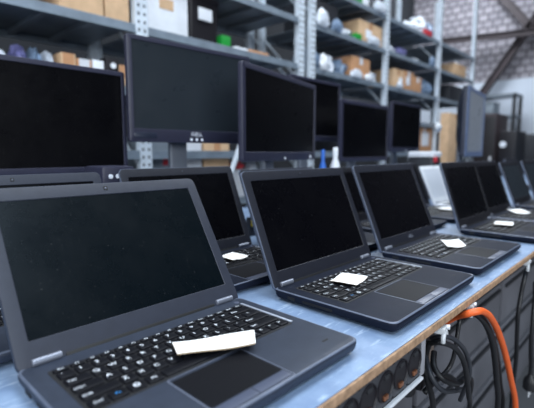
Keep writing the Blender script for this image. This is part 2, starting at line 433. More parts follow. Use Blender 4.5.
# ------------------------------------------------------------------ paper notes
def note(label, corners, z=0.775, lift=(0, 0, 0, 0), curl=0.004, thick=0.0006, nx=12, ny=4):
    """corners as (x, y): a, b along one long side, c, d back along the other"""
    A, B, C, D = [Vector((p[0], p[1], z+l)) for p, l in zip(corners, lift)]
    o0 = (A+B+C+D)/4
    mb = MB(); top = []; bot = []
    for j in range(ny+1):
        rt = []; rb = []
        for i in range(nx+1):
            s, t_ = i/nx, j/ny
            p = A.lerp(B, s).lerp(D.lerp(C, s), t_)-o0
            p.z += curl*(4*(s-0.5)**2)+0.0006*math.sin(7*s+3*t_)
            rt.append(mb.v(p+Vector((0, 0, thick)))); rb.append(mb.v(p))
        top.append(rt); bot.append(rb)
    for j in range(ny):
        for i in range(nx):
            mb.mi = 0; mb.f((top[j][i], top[j][i+1], top[j+1][i+1], top[j+1][i]))
            mb.mi = 1; mb.f((bot[j][i], bot[j+1][i], bot[j+1][i+1], bot[j][i+1]))
    mb.mi = 1
    loop = [(0, i) for i in range(nx)]+[(j, nx) for j in range(ny)]+[(ny, i) for i in range(nx, 0, -1)]+[(j, 0) for j in range(ny, 0, -1)]
    for a, b in zip(loop, loop[1:]+loop[:1]):
        mb.f((top[a[0]][a[1]], bot[a[0]][a[1]], bot[b[0]][b[1]], top[b[0]][b[1]]))
    o = mb.build('paper_note', [M['paper'], M['card_edge']])
    o.location = o0
    return tag(o, label, 'note', 'white paper notes left on the keyboards')
def rect_note(label, cx, cy, w, h, ang, **k):
    c, s = math.cos(math.radians(ang)), math.sin(math.radians(ang))
    pts = [(cx+c*a*w/2-s*b*h/2, cy+s*a*w/2+c*b*h/2) for a, b in ((-1, -1), (1, -1), (1, 1), (-1, 1))]
    return note(label, pts, **k)
note('long white paper slip lying across the keyboard of the nearest laptop', [(0.266, 0.394), (0.347, 0.347), (0.376, 0.379), (0.281, 0.427)], z=0.7765, lift=(0.003, 0.0035, 0.002, 0.001), curl=0.001, thick=0.0016)
rect_note('square white note on the keyboard of the second front laptop', 0.664, 0.417, 0.062, 0.052, 12, z=0.7765, curl=0.002)
rect_note('white note curling up on the keyboard of the third front laptop', 1.098, 0.384, 0.050, 0.038, -42, z=0.7765, lift=(0, 0, 0.010, 0.010), curl=0.003)
rect_note('crumpled white note on the keyboard of the fourth front laptop', 1.545, 0.382, 0.075, 0.055, 10, z=0.7765, curl=0.004)
rect_note('blurred white note on the keyboard of the fifth front laptop', 1.90, 0.420, 0.062, 0.06, -42, z=0.7765, lift=(0, 0, 0.008, 0.008), curl=0.002)
rect_note('white note on the keyboard of the second-row laptop behind the two nearest laptops', 0.632, 0.706, 0.05, 0.055, 0, z=0.7765, curl=0.002)
rect_note('small white note on the second-row laptop beside the white laptop', 1.82, 0.677, 0.07, 0.075, -42, z=0.7765, curl=0.003)

# ------------------------------------------------------------------ monitors
def monitor(label, xl, y, w, z0, h, yaw=0.0, mats=('mon', 'lcd_mon'), bz=(0.014, 0.014, 0.026), depth=0.055, buttons=True, logo=None,
            stand=True, thick=0.02, speaker=False, base_z=TZ, nb=3, neck_dx=0.0):
    """xl: left edge of the panel front, y: front plane, z0: lower edge (world)"""
    fr, lcd = M[mats[0]], M[mats[1]]
    c, s = math.cos(yaw), math.sin(yaw)
    cx, cy = xl+c*w/2, y+s*w/2
    t = thing('monitor', label, 'monitor', (cx, cy, base_z), yaw, 'flat monitors standing behind the laptops')
    zb = z0-base_z; zc = zb+h/2
    X = Matrix.Rotation(PI/2, 4, 'X')      # plan (x, y, z) -> (x, -z, y): +z faces the viewer
    def mb():
        m = MB(); m.T = Matrix.Translation((0, 0, zc)) @ X; return m
    m = mb(); m.slab(w, h, 0.008, [(-thick-depth, w*0.2), (-thick-depth*0.7, w*0.14), (-thick, 0.006), (-thick+0.004, 0.001), (-0.003, 0.0), (-0.002, 0.0005)])
    m.build('housing', fr, t)
    bs, bt, bb = bz
    iw, ih = w-2*bs, h-bt-bb; iyc = (bb-bt)/2
    m = mb()
    m.loft([[(x, y_, -0.0025) for x, y_ in rrect(w-0.0004, h-0.0004, 0.008, 5)],
            [(x, y_, 0.0) for x, y_ in rrect(w-0.002, h-0.002, 0.007, 5)],
            [(x, y_, 0.0008) for x, y_ in rrect(w-0.006, h-0.006, 0.005, 5)],
            [(x, y_, 0.0008) for x, y_ in rrect(iw+0.003, ih+0.003, 0.002, 5, 0, iyc)],
            [(x, y_, -0.002) for x, y_ in rrect(iw, ih, 0.001, 5, 0, iyc)]], False, False)
    b = m.build('bezel', M['mon_grey'] if mats[0] == 'mon_side' else fr, t)
    m = mb(); m.slab(iw+0.001, ih+0.001, 0.001, [(-0.003, 0), (-0.0015, 0)], 0, iyc, 2); m.build('screen', lcd, t)
    if buttons:
        for i in range(nb):
            m = mb(); m.lathe([(0.0042, 0), (0.0042, 0.0022), (0.0032, 0.0028)], 14, c=((i-(nb-1)/2)*0.020, -h/2+bb*0.26, 0)); m.build('button', M['white_led'], b)
        m = mb(); m.lathe([(0.0055, 0), (0.0055, 0.0022), (0.004, 0.003)], 16, c=(w/2-0.05, -h/2+bb*0.38, 0)); m.build('power_button', M['white_led'], b)
    if speaker:
        m = mb(); m.slab(0.075, 0.018, 0.009, [(0.0, 0), (0.0016, 0.0003), (0.0022, 0.002)], -w/2+0.05, -h/2+bb*0.5, 6); m.build('speaker_grille', M['mon_side'], b)
    if logo:
        m = mb(); put_text(m, logo, 0.016, lambda x, y_: (x*1.15, -h/2+bb*0.68+y_, 0.0012), 0); m.build('logo', M['white_led'], b)
    if stand:
        yb = thick+depth+0.012
        m = MB(); m.slab(0.07, 0.026, 0.008, [(0.012, 0), (zb+h*0.3, 0.004), (zb+h*0.55, 0.006)], neck_dx, yb); m.build('stand_neck', M['neck'], t)
        m = MB(); m.box(neck_dx, thick+depth/2+0.004, zb+h*0.5, 0.10, depth*0.6, 0.10, 0.004); m.build('stand_mount', fr, t)
        m = MB(); m.slab(0.24, 0.15, 0.03, [(0.0, 0.001), (0.004, 0), (0.011, 0.002), (0.014, 0.008)], neck_dx, yb+0.005); m.build('stand_base', M['dk'], t)
    return t
monitor('wide dark monitor at the left edge standing behind the nearest laptop', 0.10, 1.17, 0.535, Z0-0.058, 0.291, bz=(0.012, 0.014, 0.02), buttons=False, neck_dx=-0.05)
monitor('raised monitor with oval speaker and three white buttons, second from the left', 0.624, 1.135, 0.456, Z0+0.032, 0.304, yaw=math.radians(-4), speaker=True, logo='DELL', mats=('mon', 'lcd_sheen'), bz=(0.017, 0.015, 0.040), neck_dx=-0.02)
monitor('slightly turned dark monitor right of the raised one, its right side receding', 0.852, 0.902, 0.525, Z0-0.026, 0.288, yaw=math.radians(13.5), bz=(0.017, 0.018, 0.03), buttons=True, nb=1, neck_dx=0.03)
monitor('dark monitor half hidden behind the slightly turned one', 1.475, 1.25, 0.395, Z0+0.058, 0.292, bz=(0.016, 0.016, 0.026), buttons=False)
monitor('squarish dark monitor in the middle with paler lower bezel, left of the narrow one', 1.655, 1.10, 0.452, Z0-0.040, 0.286, bz=(0.018, 0.02, 0.02), buttons=False)
monitor('narrow dark monitor right of the squarish one in front of the steel post', 2.49, 1.28, 0.42, Z0+0.004, 0.318, bz=(0.014, 0.014, 0.034), buttons=True, nb=2)
monitor('large monitor seen sharply from its thick left side, screen glare painted pale grey', 2.44, 0.815, 0.51, Z0-0.02, 0.385, yaw=math.radians(7), mats=('mon_side', 'lcd_glare'), bz=(0.05, 0.022, 0.03), depth=0.045, thick=0.03, buttons=False)

# ------------------------------------------------------------------ table
def make_table():
    t = thing('table', 'long blue-topped table with worn chipboard edge carrying all the laptops', 'table', (1.7, 0.82, 0))
    x0, x1, y0, y1 = -0.5-1.7, 5.95-1.7, 0.243-0.82, 1.48-0.82
    m = MB(); m.box((x0+x1)/2, (y0+y1)/2+0.001, TZ-0.006, x1-x0, y1-y0-0.002, 0.012); m.build('tabletop', M['table'], t, False)
    m = MB(); m.box((x0+x1)/2, y0-0.0005, TZ-0.0062, x1-x0, 0.004, 0.0122, 0.001); m.build('edge_band', M['wood'], t)
    for x in (x0+0.1, 2.395-1.7, x1-0.1):
        for y in (y0+0.22, y1-0.1):
            m = MB(); m.box(x, y, (TZ-0.012)/2, 0.05, 0.05, TZ-0.012, 0.004); m.build('leg', M['dk'], t)
    return t
make_table()

# ------------------------------------------------------------------ power strip under the edge
def power_strip():
    t = thing('power_strip', 'black power strip with a row of round sockets fixed under the table edge', 'power strip', (0.37, 0.2445, Z0-0.3025))
    L0, L1 = -0.25, 0.222
    m = MB()
    # body with real openings: front frame drawn around each round hole
    step = 0.0435; xs = [0.2-i*step for i in range(10)]
    hh = 0.0282; fy = 0.0
    m.box((L0+L1)/2, 0.0335, 0, L1-L0, 0.013, 2*hh)                       # back
    m.box((L0+L1)/2, 0.014, hh-0.001, L1-L0, 0.028, 0.002); m.box((L0+L1)/2, 0.014, -hh+0.001, L1-L0, 0.028, 0.002)
    n = 24; R = 0.0192
    for x in xs:
        outer = []
        for k in range(n):
            a = 2*PI*k/n; c, s = math.cos(a), math.sin(a)
            q = max(abs(c)/(step/2), abs(s)/hh); outer.append((x+c/q, fy, s/q))
        ring = [(x+R*math.cos(2*PI*k/n), fy, R*math.sin(2*PI*k/n)) for k in range(n)]
        ring_in = [(p[0], 0.004, p[2]) for p in ring]
        m.loft([outer, ring, ring_in], False, False)
    m.build('body', M['stripbody'], t)
    m = MB(); m.box(L1+0.006, 0.016, 0, 0.014, 0.036, 2*hh+0.002, 0.003); m.build('end_cap', M['case_l'], t)
    m = MB(); m.box((L0+L1)/2, -0.0005, -hh-0.0022, L1-L0, 0.010, 0.0045, 0.001); m.build('mounting_rail', M['alu'], t)
    for x in xs:
        m = MB()
        prof = [(R+0.0022, 0.0), (R+0.0022, -0.0016), (R+0.0004, -0.0022), (R-0.0006, 0.0), (R-0.002, 0.016), (0.001, 0.0162)]
        m.lathe(prof, 24, 'y', (x, 0, 0)); s = m.build('socket', M['blk'], t)
        for sz in (-1, 1):
            c = MB(); c.box(x, 0.005, sz*(R-0.0050), 0.011, 0.016, 0.0065, 0.001); c.build('earth_clip', M['copper'] if sz < 0 else M['case_d'], s)
        for sx in (-1, 1):
            c = MB(); c.lathe([(0.0027, 0.0162), (0.0027, 0.0135), (0.0021, 0.0133)], 10, 'y', (x+sx*0.0095, 0, 0)); c.build('contact_hole', M['port'], s)
power_strip()

# ------------------------------------------------------------------ cables and clips
def cable(name, label, pts, r, m, cat='cable', group=None):
    P = [Vector((x, y, Z0+z)) for x, y, z in pts]
    o0 = P[0].copy()
    b = MB(); b.tube(spline([p-o0 for p in P]), r, 12)
    o = b.build(name, M[m]); o.location = o0
    return tag(o, label, cat, group)
def clip(label, x, y, z, s=1.0):
    t = thing('cable_clip', label, 'clip', (x, y, Z0+z), 0.2, 'pale plastic cable clips under the table edge')
    m = MB(); m.box(0, 0.006, 0.006*s, 0.022*s, 0.02, 0.010*s, 0.002); m.build('mounting_block', M['clip'], t)
    m = MB(); P = [(0.013*s*math.cos(a), -0.002, 0.010*s*math.sin(a)-0.006*s) for a in [PI*(-0.15)+i*PI*1.3/10 for i in range(11)]]
    m.tube(P, 0.0036*s, 8); m.build('hook', M['clip'], t)
    m = MB(); m.lathe([(0.004*s, -0.008), (0.004*s, -0.004), (0.002*s, 0.004)], 10, 'y', (0.010*s, 0, 0.008*s)); m.build('nail', M['alu'], t)
clip('pale cable clip nearest the power strip with grey cables', 0.668, 0.241, -0.288, 1.0)
clip('pale cable clip in the middle holding the orange cable', 0.804, 0.243, -0.286, 0.95)
clip('pale cable clip farthest along the table edge by the right picture edge', 1.241, 0.245, -0.289, 1.1)
cable('extension_cable', 'thick orange cable hanging over the middle cable clip', [(0.80, 0.285, -0.321), (0.789, 0.262, -0.300), (0.772, 0.240, -0.285), (0.780, 0.226, -0.279), (0.802, 0.222, -0.284), (0.843, 0.22, -0.306), (0.903, 0.22, -0.353), (0.97, 0.22, -0.423), (1.034, 0.22, -0.505), (1.105, 0.22, -0.611), (1.13, 0.23, -0.75), (1.13, 0.25, -1.0)], 0.0064, 'orange')
cable('power_cable', 'thick black cable hanging beside the orange cable, the nearer of two', [(0.881, 0.29, -0.338), (0.845, 0.26, -0.309), (0.832, 0.24, -0.304), (0.864, 0.234, -0.328), (0.904, 0.232, -0.369), (0.938, 0.232, -0.42), (0.976, 0.234, -0.491), (1.009, 0.236, -0.573), (1.03, 0.25, -0.75), (1.03, 0.26, -1.0)], 0.0062, 'cable', group='black cables behind the orange cable')
cable('power_cable', 'black cable hanging just right of its twin, touching the orange cable', [(0.934, 0.295, -0.355), (0.888, 0.266, -0.322), (0.893, 0.252, -0.326), (0.937, 0.250, -0.357), (0.995, 0.250, -0.412), (1.04, 0.250, -0.472), (1.083, 0.251, -0.552), (1.127, 0.253, -0.632), (1.14, 0.27, -0.8), (1.14, 0.28, -1.0)], 0.0055, 'cable', group='black cables behind the orange cable')
cable('grey_cable', 'grey cable from the nearest clip curving to the right and down', [(0.71, 0.275, -0.322), (0.669, 0.247, -0.296), (0.69, 0.239, -0.301), (0.72, 0.235, -0.319), (0.756, 0.234, -0.347), (0.782, 0.234, -0.379), (0.795, 0.236, -0.406), (0.826, 0.25, -0.448), (0.859, 0.27, -0.501)], 0.0042, 'gcable')
cable('grey_cable', 'dark cable from the nearest clip dropping almost straight down', [(0.719, 0.28, -0.335), (0.66, 0.245, -0.302), (0.676, 0.232, -0.308), (0.697, 0.226, -0.325), (0.718, 0.222, -0.352), (0.738, 0.222, -0.389), (0.758, 0.224, -0.428), (0.788, 0.23, -0.474), (0.80, 0.24, -0.62)], 0.0044, 'cable')
cable('thin_cable', 'thin black cable looping down from behind the orange cable to the tangle', [(0.88, 0.280, -0.321), (0.85, 0.276, -0.328), (0.842, 0.276, -0.351), (0.835, 0.276, -0.377), (0.832, 0.279, -0.406), (0.822, 0.284, -0.425), (0.795, 0.289, -0.433), (0.769, 0.294, -0.434)], 0.0042, 'cable')
cable('thin_cable', 'black cable crossing the tangle below the power strip end', [(0.788, 0.3, -0.382), (0.765, 0.29, -0.399), (0.762, 0.272, -0.416), (0.807, 0.262, -0.44), (0.869, 0.262, -0.453), (0.96, 0.28, -0.507), (1.036, 0.305, -0.587)], 0.0055, 'cable')
cable('thin_cable', 'dark grey cable lying lowest in the tangle under the power strip', [(0.774, 0.31, -0.39), (0.75, 0.29, -0.410), (0.766, 0.275, -0.440), (0.824, 0.274, -0.468), (0.921, 0.285, -0.51), (1.053, 0.31, -0.587), (1.124, 0.33, -0.674)], 0.0048, 'gcable')
cable('thin_cable', 'black cable dropping from the tangle at the bottom edge', [(0.828, 0.325, -0.385), (0.79, 0.318, -0.404), (0.785, 0.308, -0.446), (0.801, 0.302, -0.499), (0.81, 0.30, -0.62)], 0.0058, 'cable')
cable('thin_cable', 'black cable arching over the middle of the tangle', [(0.812, 0.325, -0.487), (0.837, 0.318, -0.474), (0.897, 0.318, -0.481), (0.982, 0.325, -0.529), (1.052, 0.335, -0.589)], 0.006, 'cable')
cable('thin_cable', 'thin black cable hanging from the farthest clip in a shallow curve', [(1.344, 0.262, -0.318), (1.264, 0.252, -0.322), (1.246, 0.255, -0.372), (1.234, 0.256, -0.424), (1.249, 0.258, -0.485), (1.279, 0.262, -0.568), (1.304, 0.27, -0.655), (1.324, 0.275, -0.737), (1.33, 0.28, -1.0)], 0.0055, 'cable')
cable('thin_cable', 'black cable at the right picture edge ending in a plug', [(1.447, 0.262, -0.387), (1.395, 0.25, -0.411), (1.369, 0.246, -0.469), (1.365, 0.245, -0.549), (1.387, 0.245, -0.618), (1.39, 0.245, -0.647)], 0.0058, 'cable')
def adapter():
    t = thing('power_adapter', 'black power adapter with a brownish label behind the tangled cables', 'adapter', (0.845, 0.355, Z0-0.425), 0.1)
    m = MB(); m.box(0, 0, 0, 0.085, 0.045, 0.12, 0.006); m.build('adapter_body', M['blk'], t)
    m = MB(); m.box(0.012, -0.0232, 0.012, 0.03, 0.002, 0.05, 0.0004); m.build('rating_label', M['card_dim'], t)
adapter()
def hanging_plug(label, x, y, z, rx):
    t = thing('cable_connector', label, 'connector', (x, y, Z0+z), rx, 'black connectors in the cable tangle')
    m = MB(); m.lathe([(0.007, 0.034), (0.013, 0.026), (0.019, 0.010), (0.020, -0.014), (0.017, -0.020)], 16); m.build('connector_body', M['cable'], t)
    m = MB(); m.lathe([(0.0055, 0.034), (0.0055, 0.060), (0.0045, 0.066)], 12); m.build('strain_relief', M['rubber'], t)
    return t
hanging_plug('black connector highest in the tangle right of the power strip', 0.735, 0.330, -0.365, 0.3)
hanging_plug('black connector lower in the tangle, left of the power adapter', 0.765, 0.345, -0.455, 0.8)
def plug():
    t = thing('power_plug', 'black plug with a pale pin hanging at the lower right corner', 'plug', (1.393, 0.245, Z0-0.679))
    m = MB(); m.lathe([(0.006, 0.032), (0.010, 0.024), (0.016, 0.016), (0.019, 0.004), (0.019, -0.014), (0.016, -0.018)], 18); m.build('plug_body', M['cable'], t)
    for s in (-1, 1):
        m = MB(); m.lathe([(0.0022, -0.018), (0.0022, -0.036), (0.0012, -0.038)], 10, c=(s*0.0095, 0, 0)); m.build('pin', M['alu'], t)
plug()

# ------------------------------------------------------------------ cabinets beneath the table
def cabinet(label, x0, x1, top):
    w = x1-x0; d = 0.6
    t = thing('cabinet', label, 'cabinet', ((x0+x1)/2, 0.42+d/2, 0), 0, 'grey cabinets under the table')
    m = MB(); m.box(0, 0.004, top/2, w, d-0.008, top, 0.004); m.build('body', M['case_d'], t)
    fh = [(0.02, 0.20), (0.215, 0.37), (0.385, top-0.075)]
    for z0, z1 in fh:
        m = MB(); m.box(0, -d/2-0.006, (z0+z1)/2, w-0.016, 0.02, z1-z0, 0.004); dr = m.build('drawer', M['case'], t)
        h = MB(); h.box(0, -d/2-0.018, z1-0.022, w-0.06, 0.012, 0.012, 0.003); h.build('handle', M['case_d'], dr)
    m = MB(); m.box(0, -d/2-0.008, top-0.035, w-0.01, 0.024, 0.045, 0.003); m.build('top_rail', M['case_l'], t)
cabinet('dark grey cabinet under the table behind the power strip', 0.24, 0.95, 0.60)
cabinet('dark grey cabinet under the table behind the orange cable', 0.96, 1.67, 0.62)
cabinet('dark grey cabinet under the table at the right picture edge', 1.68, 2.36, 0.62)
cabinet('dark grey cabinet under the table beyond the right picture edge', 2.43, 3.1, 0.62)

# ------------------------------------------------------------------ shelving racks
SH = [Z0-0.62, Z0-0.29, Z0+0.005, Z0+0.325, Z0+0.635, Z0+0.955, Z0+1.255]
YF, YB = 2.0, 2.55
def rack(name_label, xs, top=3.1, shelves=SH, pw=0.066):
    t = thing('shelving_rack', name_label, 'shelving rack', ((xs[0]+xs[-1])/2, (YF+YB)/2, 0), 0, 'galvanised steel shelving racks along the wall')
    X = -(xs[0]+xs[-1])/2; Yo = -(YF+YB)/2
    for x in xs:
        for y, s in ((YF, 1), (YB, -1)):
            m = MB()
            m.box(X+x, Yo+y, top/2, pw, 0.004, top); m.box(X+x-pw/2, Yo+y+s*0.018, top/2, 0.004, 0.038, top); m.box(X+x+pw/2, Yo+y+s*0.018, top/2, 0.004, 0.038, top)
            if s == 1:
                m.mi = 1
                z = 0.55
                while z < top-0.05:
                    for dx in (-pw/4, pw/4):
                        m.box(X+x+dx, Yo+y-0.0022, z, 0.012, 0.001, 0.014)
                    z += 0.04
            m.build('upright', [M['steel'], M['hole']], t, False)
            b = MB(); b.box(X+x, Yo+y, 0.004, 0.09, 0.09, 0.008); b.build('foot_plate', M['steel'], t)
    for a, b_ in zip(xs, xs[1:]):
        for z in shelves:
            m = MB(); w = b_-a-0.07; cx = X+(a+b_)/2
            m.box(cx, 0, z, w, YB-YF-0.01, 0.004)
            for k in range(1, 6):                      # folded stiffeners underneath, running front to back
                m.box(cx-w/2+w*k/6, 0, z-0.014, 0.03, YB-YF-0.03, 0.024)
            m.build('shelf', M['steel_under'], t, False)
            for y, s in ((YF, 1), (YB, -1)):
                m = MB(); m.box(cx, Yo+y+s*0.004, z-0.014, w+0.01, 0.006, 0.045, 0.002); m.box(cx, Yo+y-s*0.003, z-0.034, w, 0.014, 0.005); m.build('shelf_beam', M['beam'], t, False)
    # cross bracing at the side frames
    for x in xs:
        m = MB()
        for k in range(4):
            z0 = 0.3+k*0.58
            m.tube([(X+x+(0.0), Yo+YF+0.02, z0), (X+x, Yo+YB-0.02, z0+0.5)], 0.008, 6)
        m.build('side_brace', M['steel'], t)
rack('galvanised steel shelving rack behind the left monitors', [-0.12, 1.19, 2.478])
rack('galvanised steel shelving rack behind the right monitors', [2.615, 3.755, 5.0, 6.15], pw=0.052)

# things on the shelves --------------------------------------------
def carton(label, x0, x1, z, h, m='card', d=0.3, yf=2.03, labelm=None, tape=True, cat='box', name='cardboard_box', open_top=False, lab=(0.5, 0.55, 0.4, 0.35), rz=0):
    w = x1-x0
    t = thing(name, label, cat, ((x0+x1)/2, yf+d/2, z), rz, 'boxes on the shelving')
    b = MB(); b.box(0, 0, h/2, w, d, h, min(0.006, w*0.05)); b.build('body', M[m], t)
    if tape:
        tm = M['card_b'] if m == 'card' else M['offwhite']
        b = MB(); b.box(0, 0, h+0.0006, w*0.98, 0.05, 0.0012); b.build('tape', tm, t)
        b = MB(); b.box(0, -d/2-0.0006, h-0.03, 0.05, 0.0012, 0.06); b.build('tape', tm, t)
    if labelm:
        b = MB(); b.box((lab[0]-0.5)*w, -d/2-0.001, h*lab[1], w*lab[2], 0.002, h*lab[3], 0.0005); b.build('box_label', M[labelm], t)
    return t
def bin_(label, x0, x1, z, h, m='blk', d=0.36, yf=2.03, labelm='white'):
    w = x1-x0
    t = thing('storage_bin', label, 'bin', ((x0+x1)/2, yf+d/2, z), 0, 'bins on the shelving')
    b = MB(); b.slab(w, d, 0.02, [(0, 0.016), (h*0.96, 0.003)], 0, 0, 4); b.build('body', M[m], t)
    b = MB(); b.slab(w+0.004, d+0.004, 0.02, [(h*0.90, 0), (h, 0), (h, 0.014), (h*0.94, 0.016)], 0, 0, 4); b.build('rim', M[m], t)
    if labelm:
        b = MB(); b.box(0, -d/2+0.001, h*0.62, w*0.45, 0.006, h*0.26, 0.001); b.build('bin_label', M[labelm], t)
    return t
def bag(label, x0, x1, z, h, m='bag', d=0.22, yf=2.04, name='plastic_bag', cat='bag'):
    b = bmesh.new(); bmesh.ops.create_icosphere(b, subdivisions=3, radius=1)
    w = x1-x0; sd = random.random()*50
    from mathutils import noise
    for v in b.verts:
        n = noise.noise(v.co*2.3+Vector((sd, 0, 0)))*0.34+noise.noise(v.co*5+Vector((0, sd, 0)))*0.18
        p = v.co*(1+n)
        v.co = Vector((p.x*w/2, p.y*d/2, max(0, (p.z+0.75)/1.85)*h))
    for ax, tgt in ((0, w), (1, d)):
        lo = min(v.co[ax] for v in b.verts); hi = max(v.co[ax] for v in b.verts)
        for v in b.verts: v.co[ax] = ((v.co[ax]-lo)/(hi-lo)-0.5)*tgt
    m_ = MB(); m_.bm.free(); m_.bm = b
    o = m_.build(name, M[m]); o.location = ((x0+x1)/2, yf+d/2, z)
    for f in o.data.polygons: f.use_smooth = True
    return tag(o, label, cat, 'wrapped parts on the shelving')
s1, s2, s3, s4, s5, s6 = [z+0.002 for z in SH[1:]]
# left rack, upper shelf
carton('pale cardboard box on the left rack, left of the white-labelled white box', 0.80, 1.005, s4, 0.22, 'card')
carton('pale cardboard box tight against the leftmost steel upright', 1.015, 1.14, s4, 0.24, 'card')
carton('cardboard box at the far left of the upper shelf', 0.35, 0.70, s4, 0.2, 'card_b')
carton('white box with a yellowish label right of the leftmost upright', 1.245, 1.50, s4, 0.25, 'white', labelm='card', lab=(0.45, 0.62, 0.35, 0.22), tape=False, name='white_box')
bin_('black bin with a white label beside the white box', 1.515, 1.735, s4, 0.26)
carton('small green box right of the black bin', 1.75, 1.82, s4, 0.075, 'green', tape=False, d=0.12, name='green_box')
carton('flat white packet lying on the shelf edge right of the green box', 1.84, 1.95, s4, 0.022, 'white', tape=False, d=0.2, name='flat_packet', cat='packet', yf=2.01)
carton('flat orange-brown packet lying at the shelf edge above the turned monitor', 1.96, 2.14, s4, 0.025, 'card_b', tape=False, d=0.2, name='flat_packet', cat='packet', yf=2.01)
# left rack, middle shelf, just over the left monitor
for lab, a, b_, h, m in [('white crumpled bag at the far left of the shelf above the wide monitor', 0.50, 0.61, 0.13, 'bag'), ('violet crumpled film beside the white bag on the left shelf', 0.612, 0.68, 0.16, 'violet'),
                     ('clear crumpled bag right of the violet film', 0.68, 0.735, 0.15, 'bluebag'), ('whitish crumpled bag left of the small tan box', 0.735, 0.79, 0.145, 'bag')]:
    bag(lab, a, b_, s3, h, m)
carton('small tan box above the wide monitor', 0.795, 0.86, s3, 0.125, 'card', d=0.12)
carton('low orange-tan box with a white flap above the wide monitor', 0.865, 0.935, s3, 0.11, 'card_b', d=0.12)
carton('little white box right of the orange-tan box', 0.94, 0.995, s3, 0.115, 'white', d=0.12, tape=False, name='white_box')
t = carton('black box with a white dot left of the raised monitor', 1.005, 1.07, s3, 0.135, 'blk', d=0.12, tape=False, name='black_box')
b = MB(); b.lathe([(0.014, -0.064), (0.014, -0.06)], 16, 'y', (0.005, 0, 0.1)); b.build('round_sticker', M['white'], t)
carton('narrow tan box beside the leftmost upright behind the raised monitor', 1.075, 1.125, s3, 0.11, 'card', d=0.12)
carton('dark box standing left of everything on the shelf above the wide monitor', 0.2, 0.45, s3, 0.12, 'dk', d=0.2, tape=False, name='dark_box')
# left rack, below the raised monitor
carton('cardboard box seen below the raised monitor', 1.60, 1.80, s1, 0.36, 'card', d=0.25, labelm=None)
carton('grey box seen under the raised monitor beside the upright', 1.215, 1.40, s1, 0.38, 'steel_under', d=0.25, tape=False, name='grey_box', labelm='red', lab=(0.62, 0.68, 0.2, 0.2))
carton('pale box behind the stand of the raised monitor', 1.43, 1.58, s1, 0.37, 'offwhite', d=0.25, tape=False, name='white_box')
t = thing('metal_bracket', 'grey steel bracket leaning before the cardboard box under the raised monitor', 'bracket', (1.72, 1.97, s1))
b = MB(); b.tube([(-0.04, 0, 0.0), (0.13, 0.0, 0.36)], 0.016, 8); b.build('bar', M['steel'], t); b = MB(); b.box(-0.04, 0, 0.006, 0.07, 0.05, 0.012, 0.002); b.build('foot', M['steel'], t)
carton('pale box under the red wrapper behind the turned monitor', 1.83, 1.97, s1, 0.18, 'offwhite', d=0.2, tape=False, name='white_box')
bag('crumpled red wrapper on the pale box behind the turned monitor', 1.86, 1.97, s1+0.18, 0.06, 'red', name='wrapper', cat='wrapper', d=0.12)
bag('white wrapper beside the red wrapper', 1.99, 2.12, s1, 0.27, 'bag', name='wrapper', cat='wrapper')
# right rack, shelf level with the monitor tops
for lab, a, b_, h, m in [('bluish bag of parts at the left end of the right rack', 2.66, 2.86, 0.20, 'bluebag'), ('bluish-white bag second from the left post pair', 2.865, 2.995, 0.18, 'bag'), ('dark bluish bag left of the brown carton', 3.0, 3.2, 0.17, 'bluebag')]:
    bag(lab, a, b_, s4, h, m, d=0.25)
carton('brown carton between the bluish bags and the white bag', 3.2, 3.5, s4, 0.19, 'card_b', labelm='offwhite', lab=(0.3, 0.3, 0.3, 0.3))
bag('small white bag at the foot of the brown carton', 3.13, 3.33, s4, 0.07, 'bag', d=0.045, yf=1.980)
bag('white bag left of the second upright of the right rack', 3.5, 3.70, s4, 0.13, 'bag')
carton('tan carton right of the second upright', 3.95, 4.17, s4, 0.19, 'card', labelm='white', lab=(0.7, 0.4, 0.35, 0.4))
carton('brown carton second right of the second upright', 4.18, 4.40, s4, 0.20, 'card_b', labelm='white', lab=(0.4, 0.5, 0.4, 0.4))
carton('orange-brown carton third right of the second upright', 4.41, 4.60, s4, 0.17, 'card_b')
bag('big pale blue bag left of the third upright', 4.60, 5.0, s4, 0.20, 'bluebag', d=0.3, yf=2.01)
bag('white bag on top of the shelf by the third upright', 4.62, 4.75, s4, 0.26, 'bag', d=0.2, yf=2.32)
for i, (a, w_, z, h, m, lab) in enumerate([
    (2.70, 0.10, s4, 0.12, 'white', 'small white packet before the bluish bag at the left end of the right rack'), (3.37, 0.1, s4, 0.06, 'white', 'tiny white packet before the brown carton'),
    (2.66, 0.16, s5, 0.13, 'bag', 'pale wrapper before the dark box on the higher shelf'), (2.86, 0.14, s5, 0.10, 'bluebag', 'bluish wrapper right of the pale one on the higher shelf'),
    (3.98, 0.12, s4, 0.07, 'bag', 'pale wrapper before the tan carton right of the second upright'), (4.72, 0.14, s5, 0.10, 'bluebag', 'bluish wrapper near the third upright, higher shelf'),
    (3.50, 0.22, s6, 0.10, 'bag', 'white wrapper right of the green and white box on the top shelf')]):
    bag(lab, a, a+w_, z, h, m, d=0.05, yf=1.977, name='wrapper', cat='wrapper')
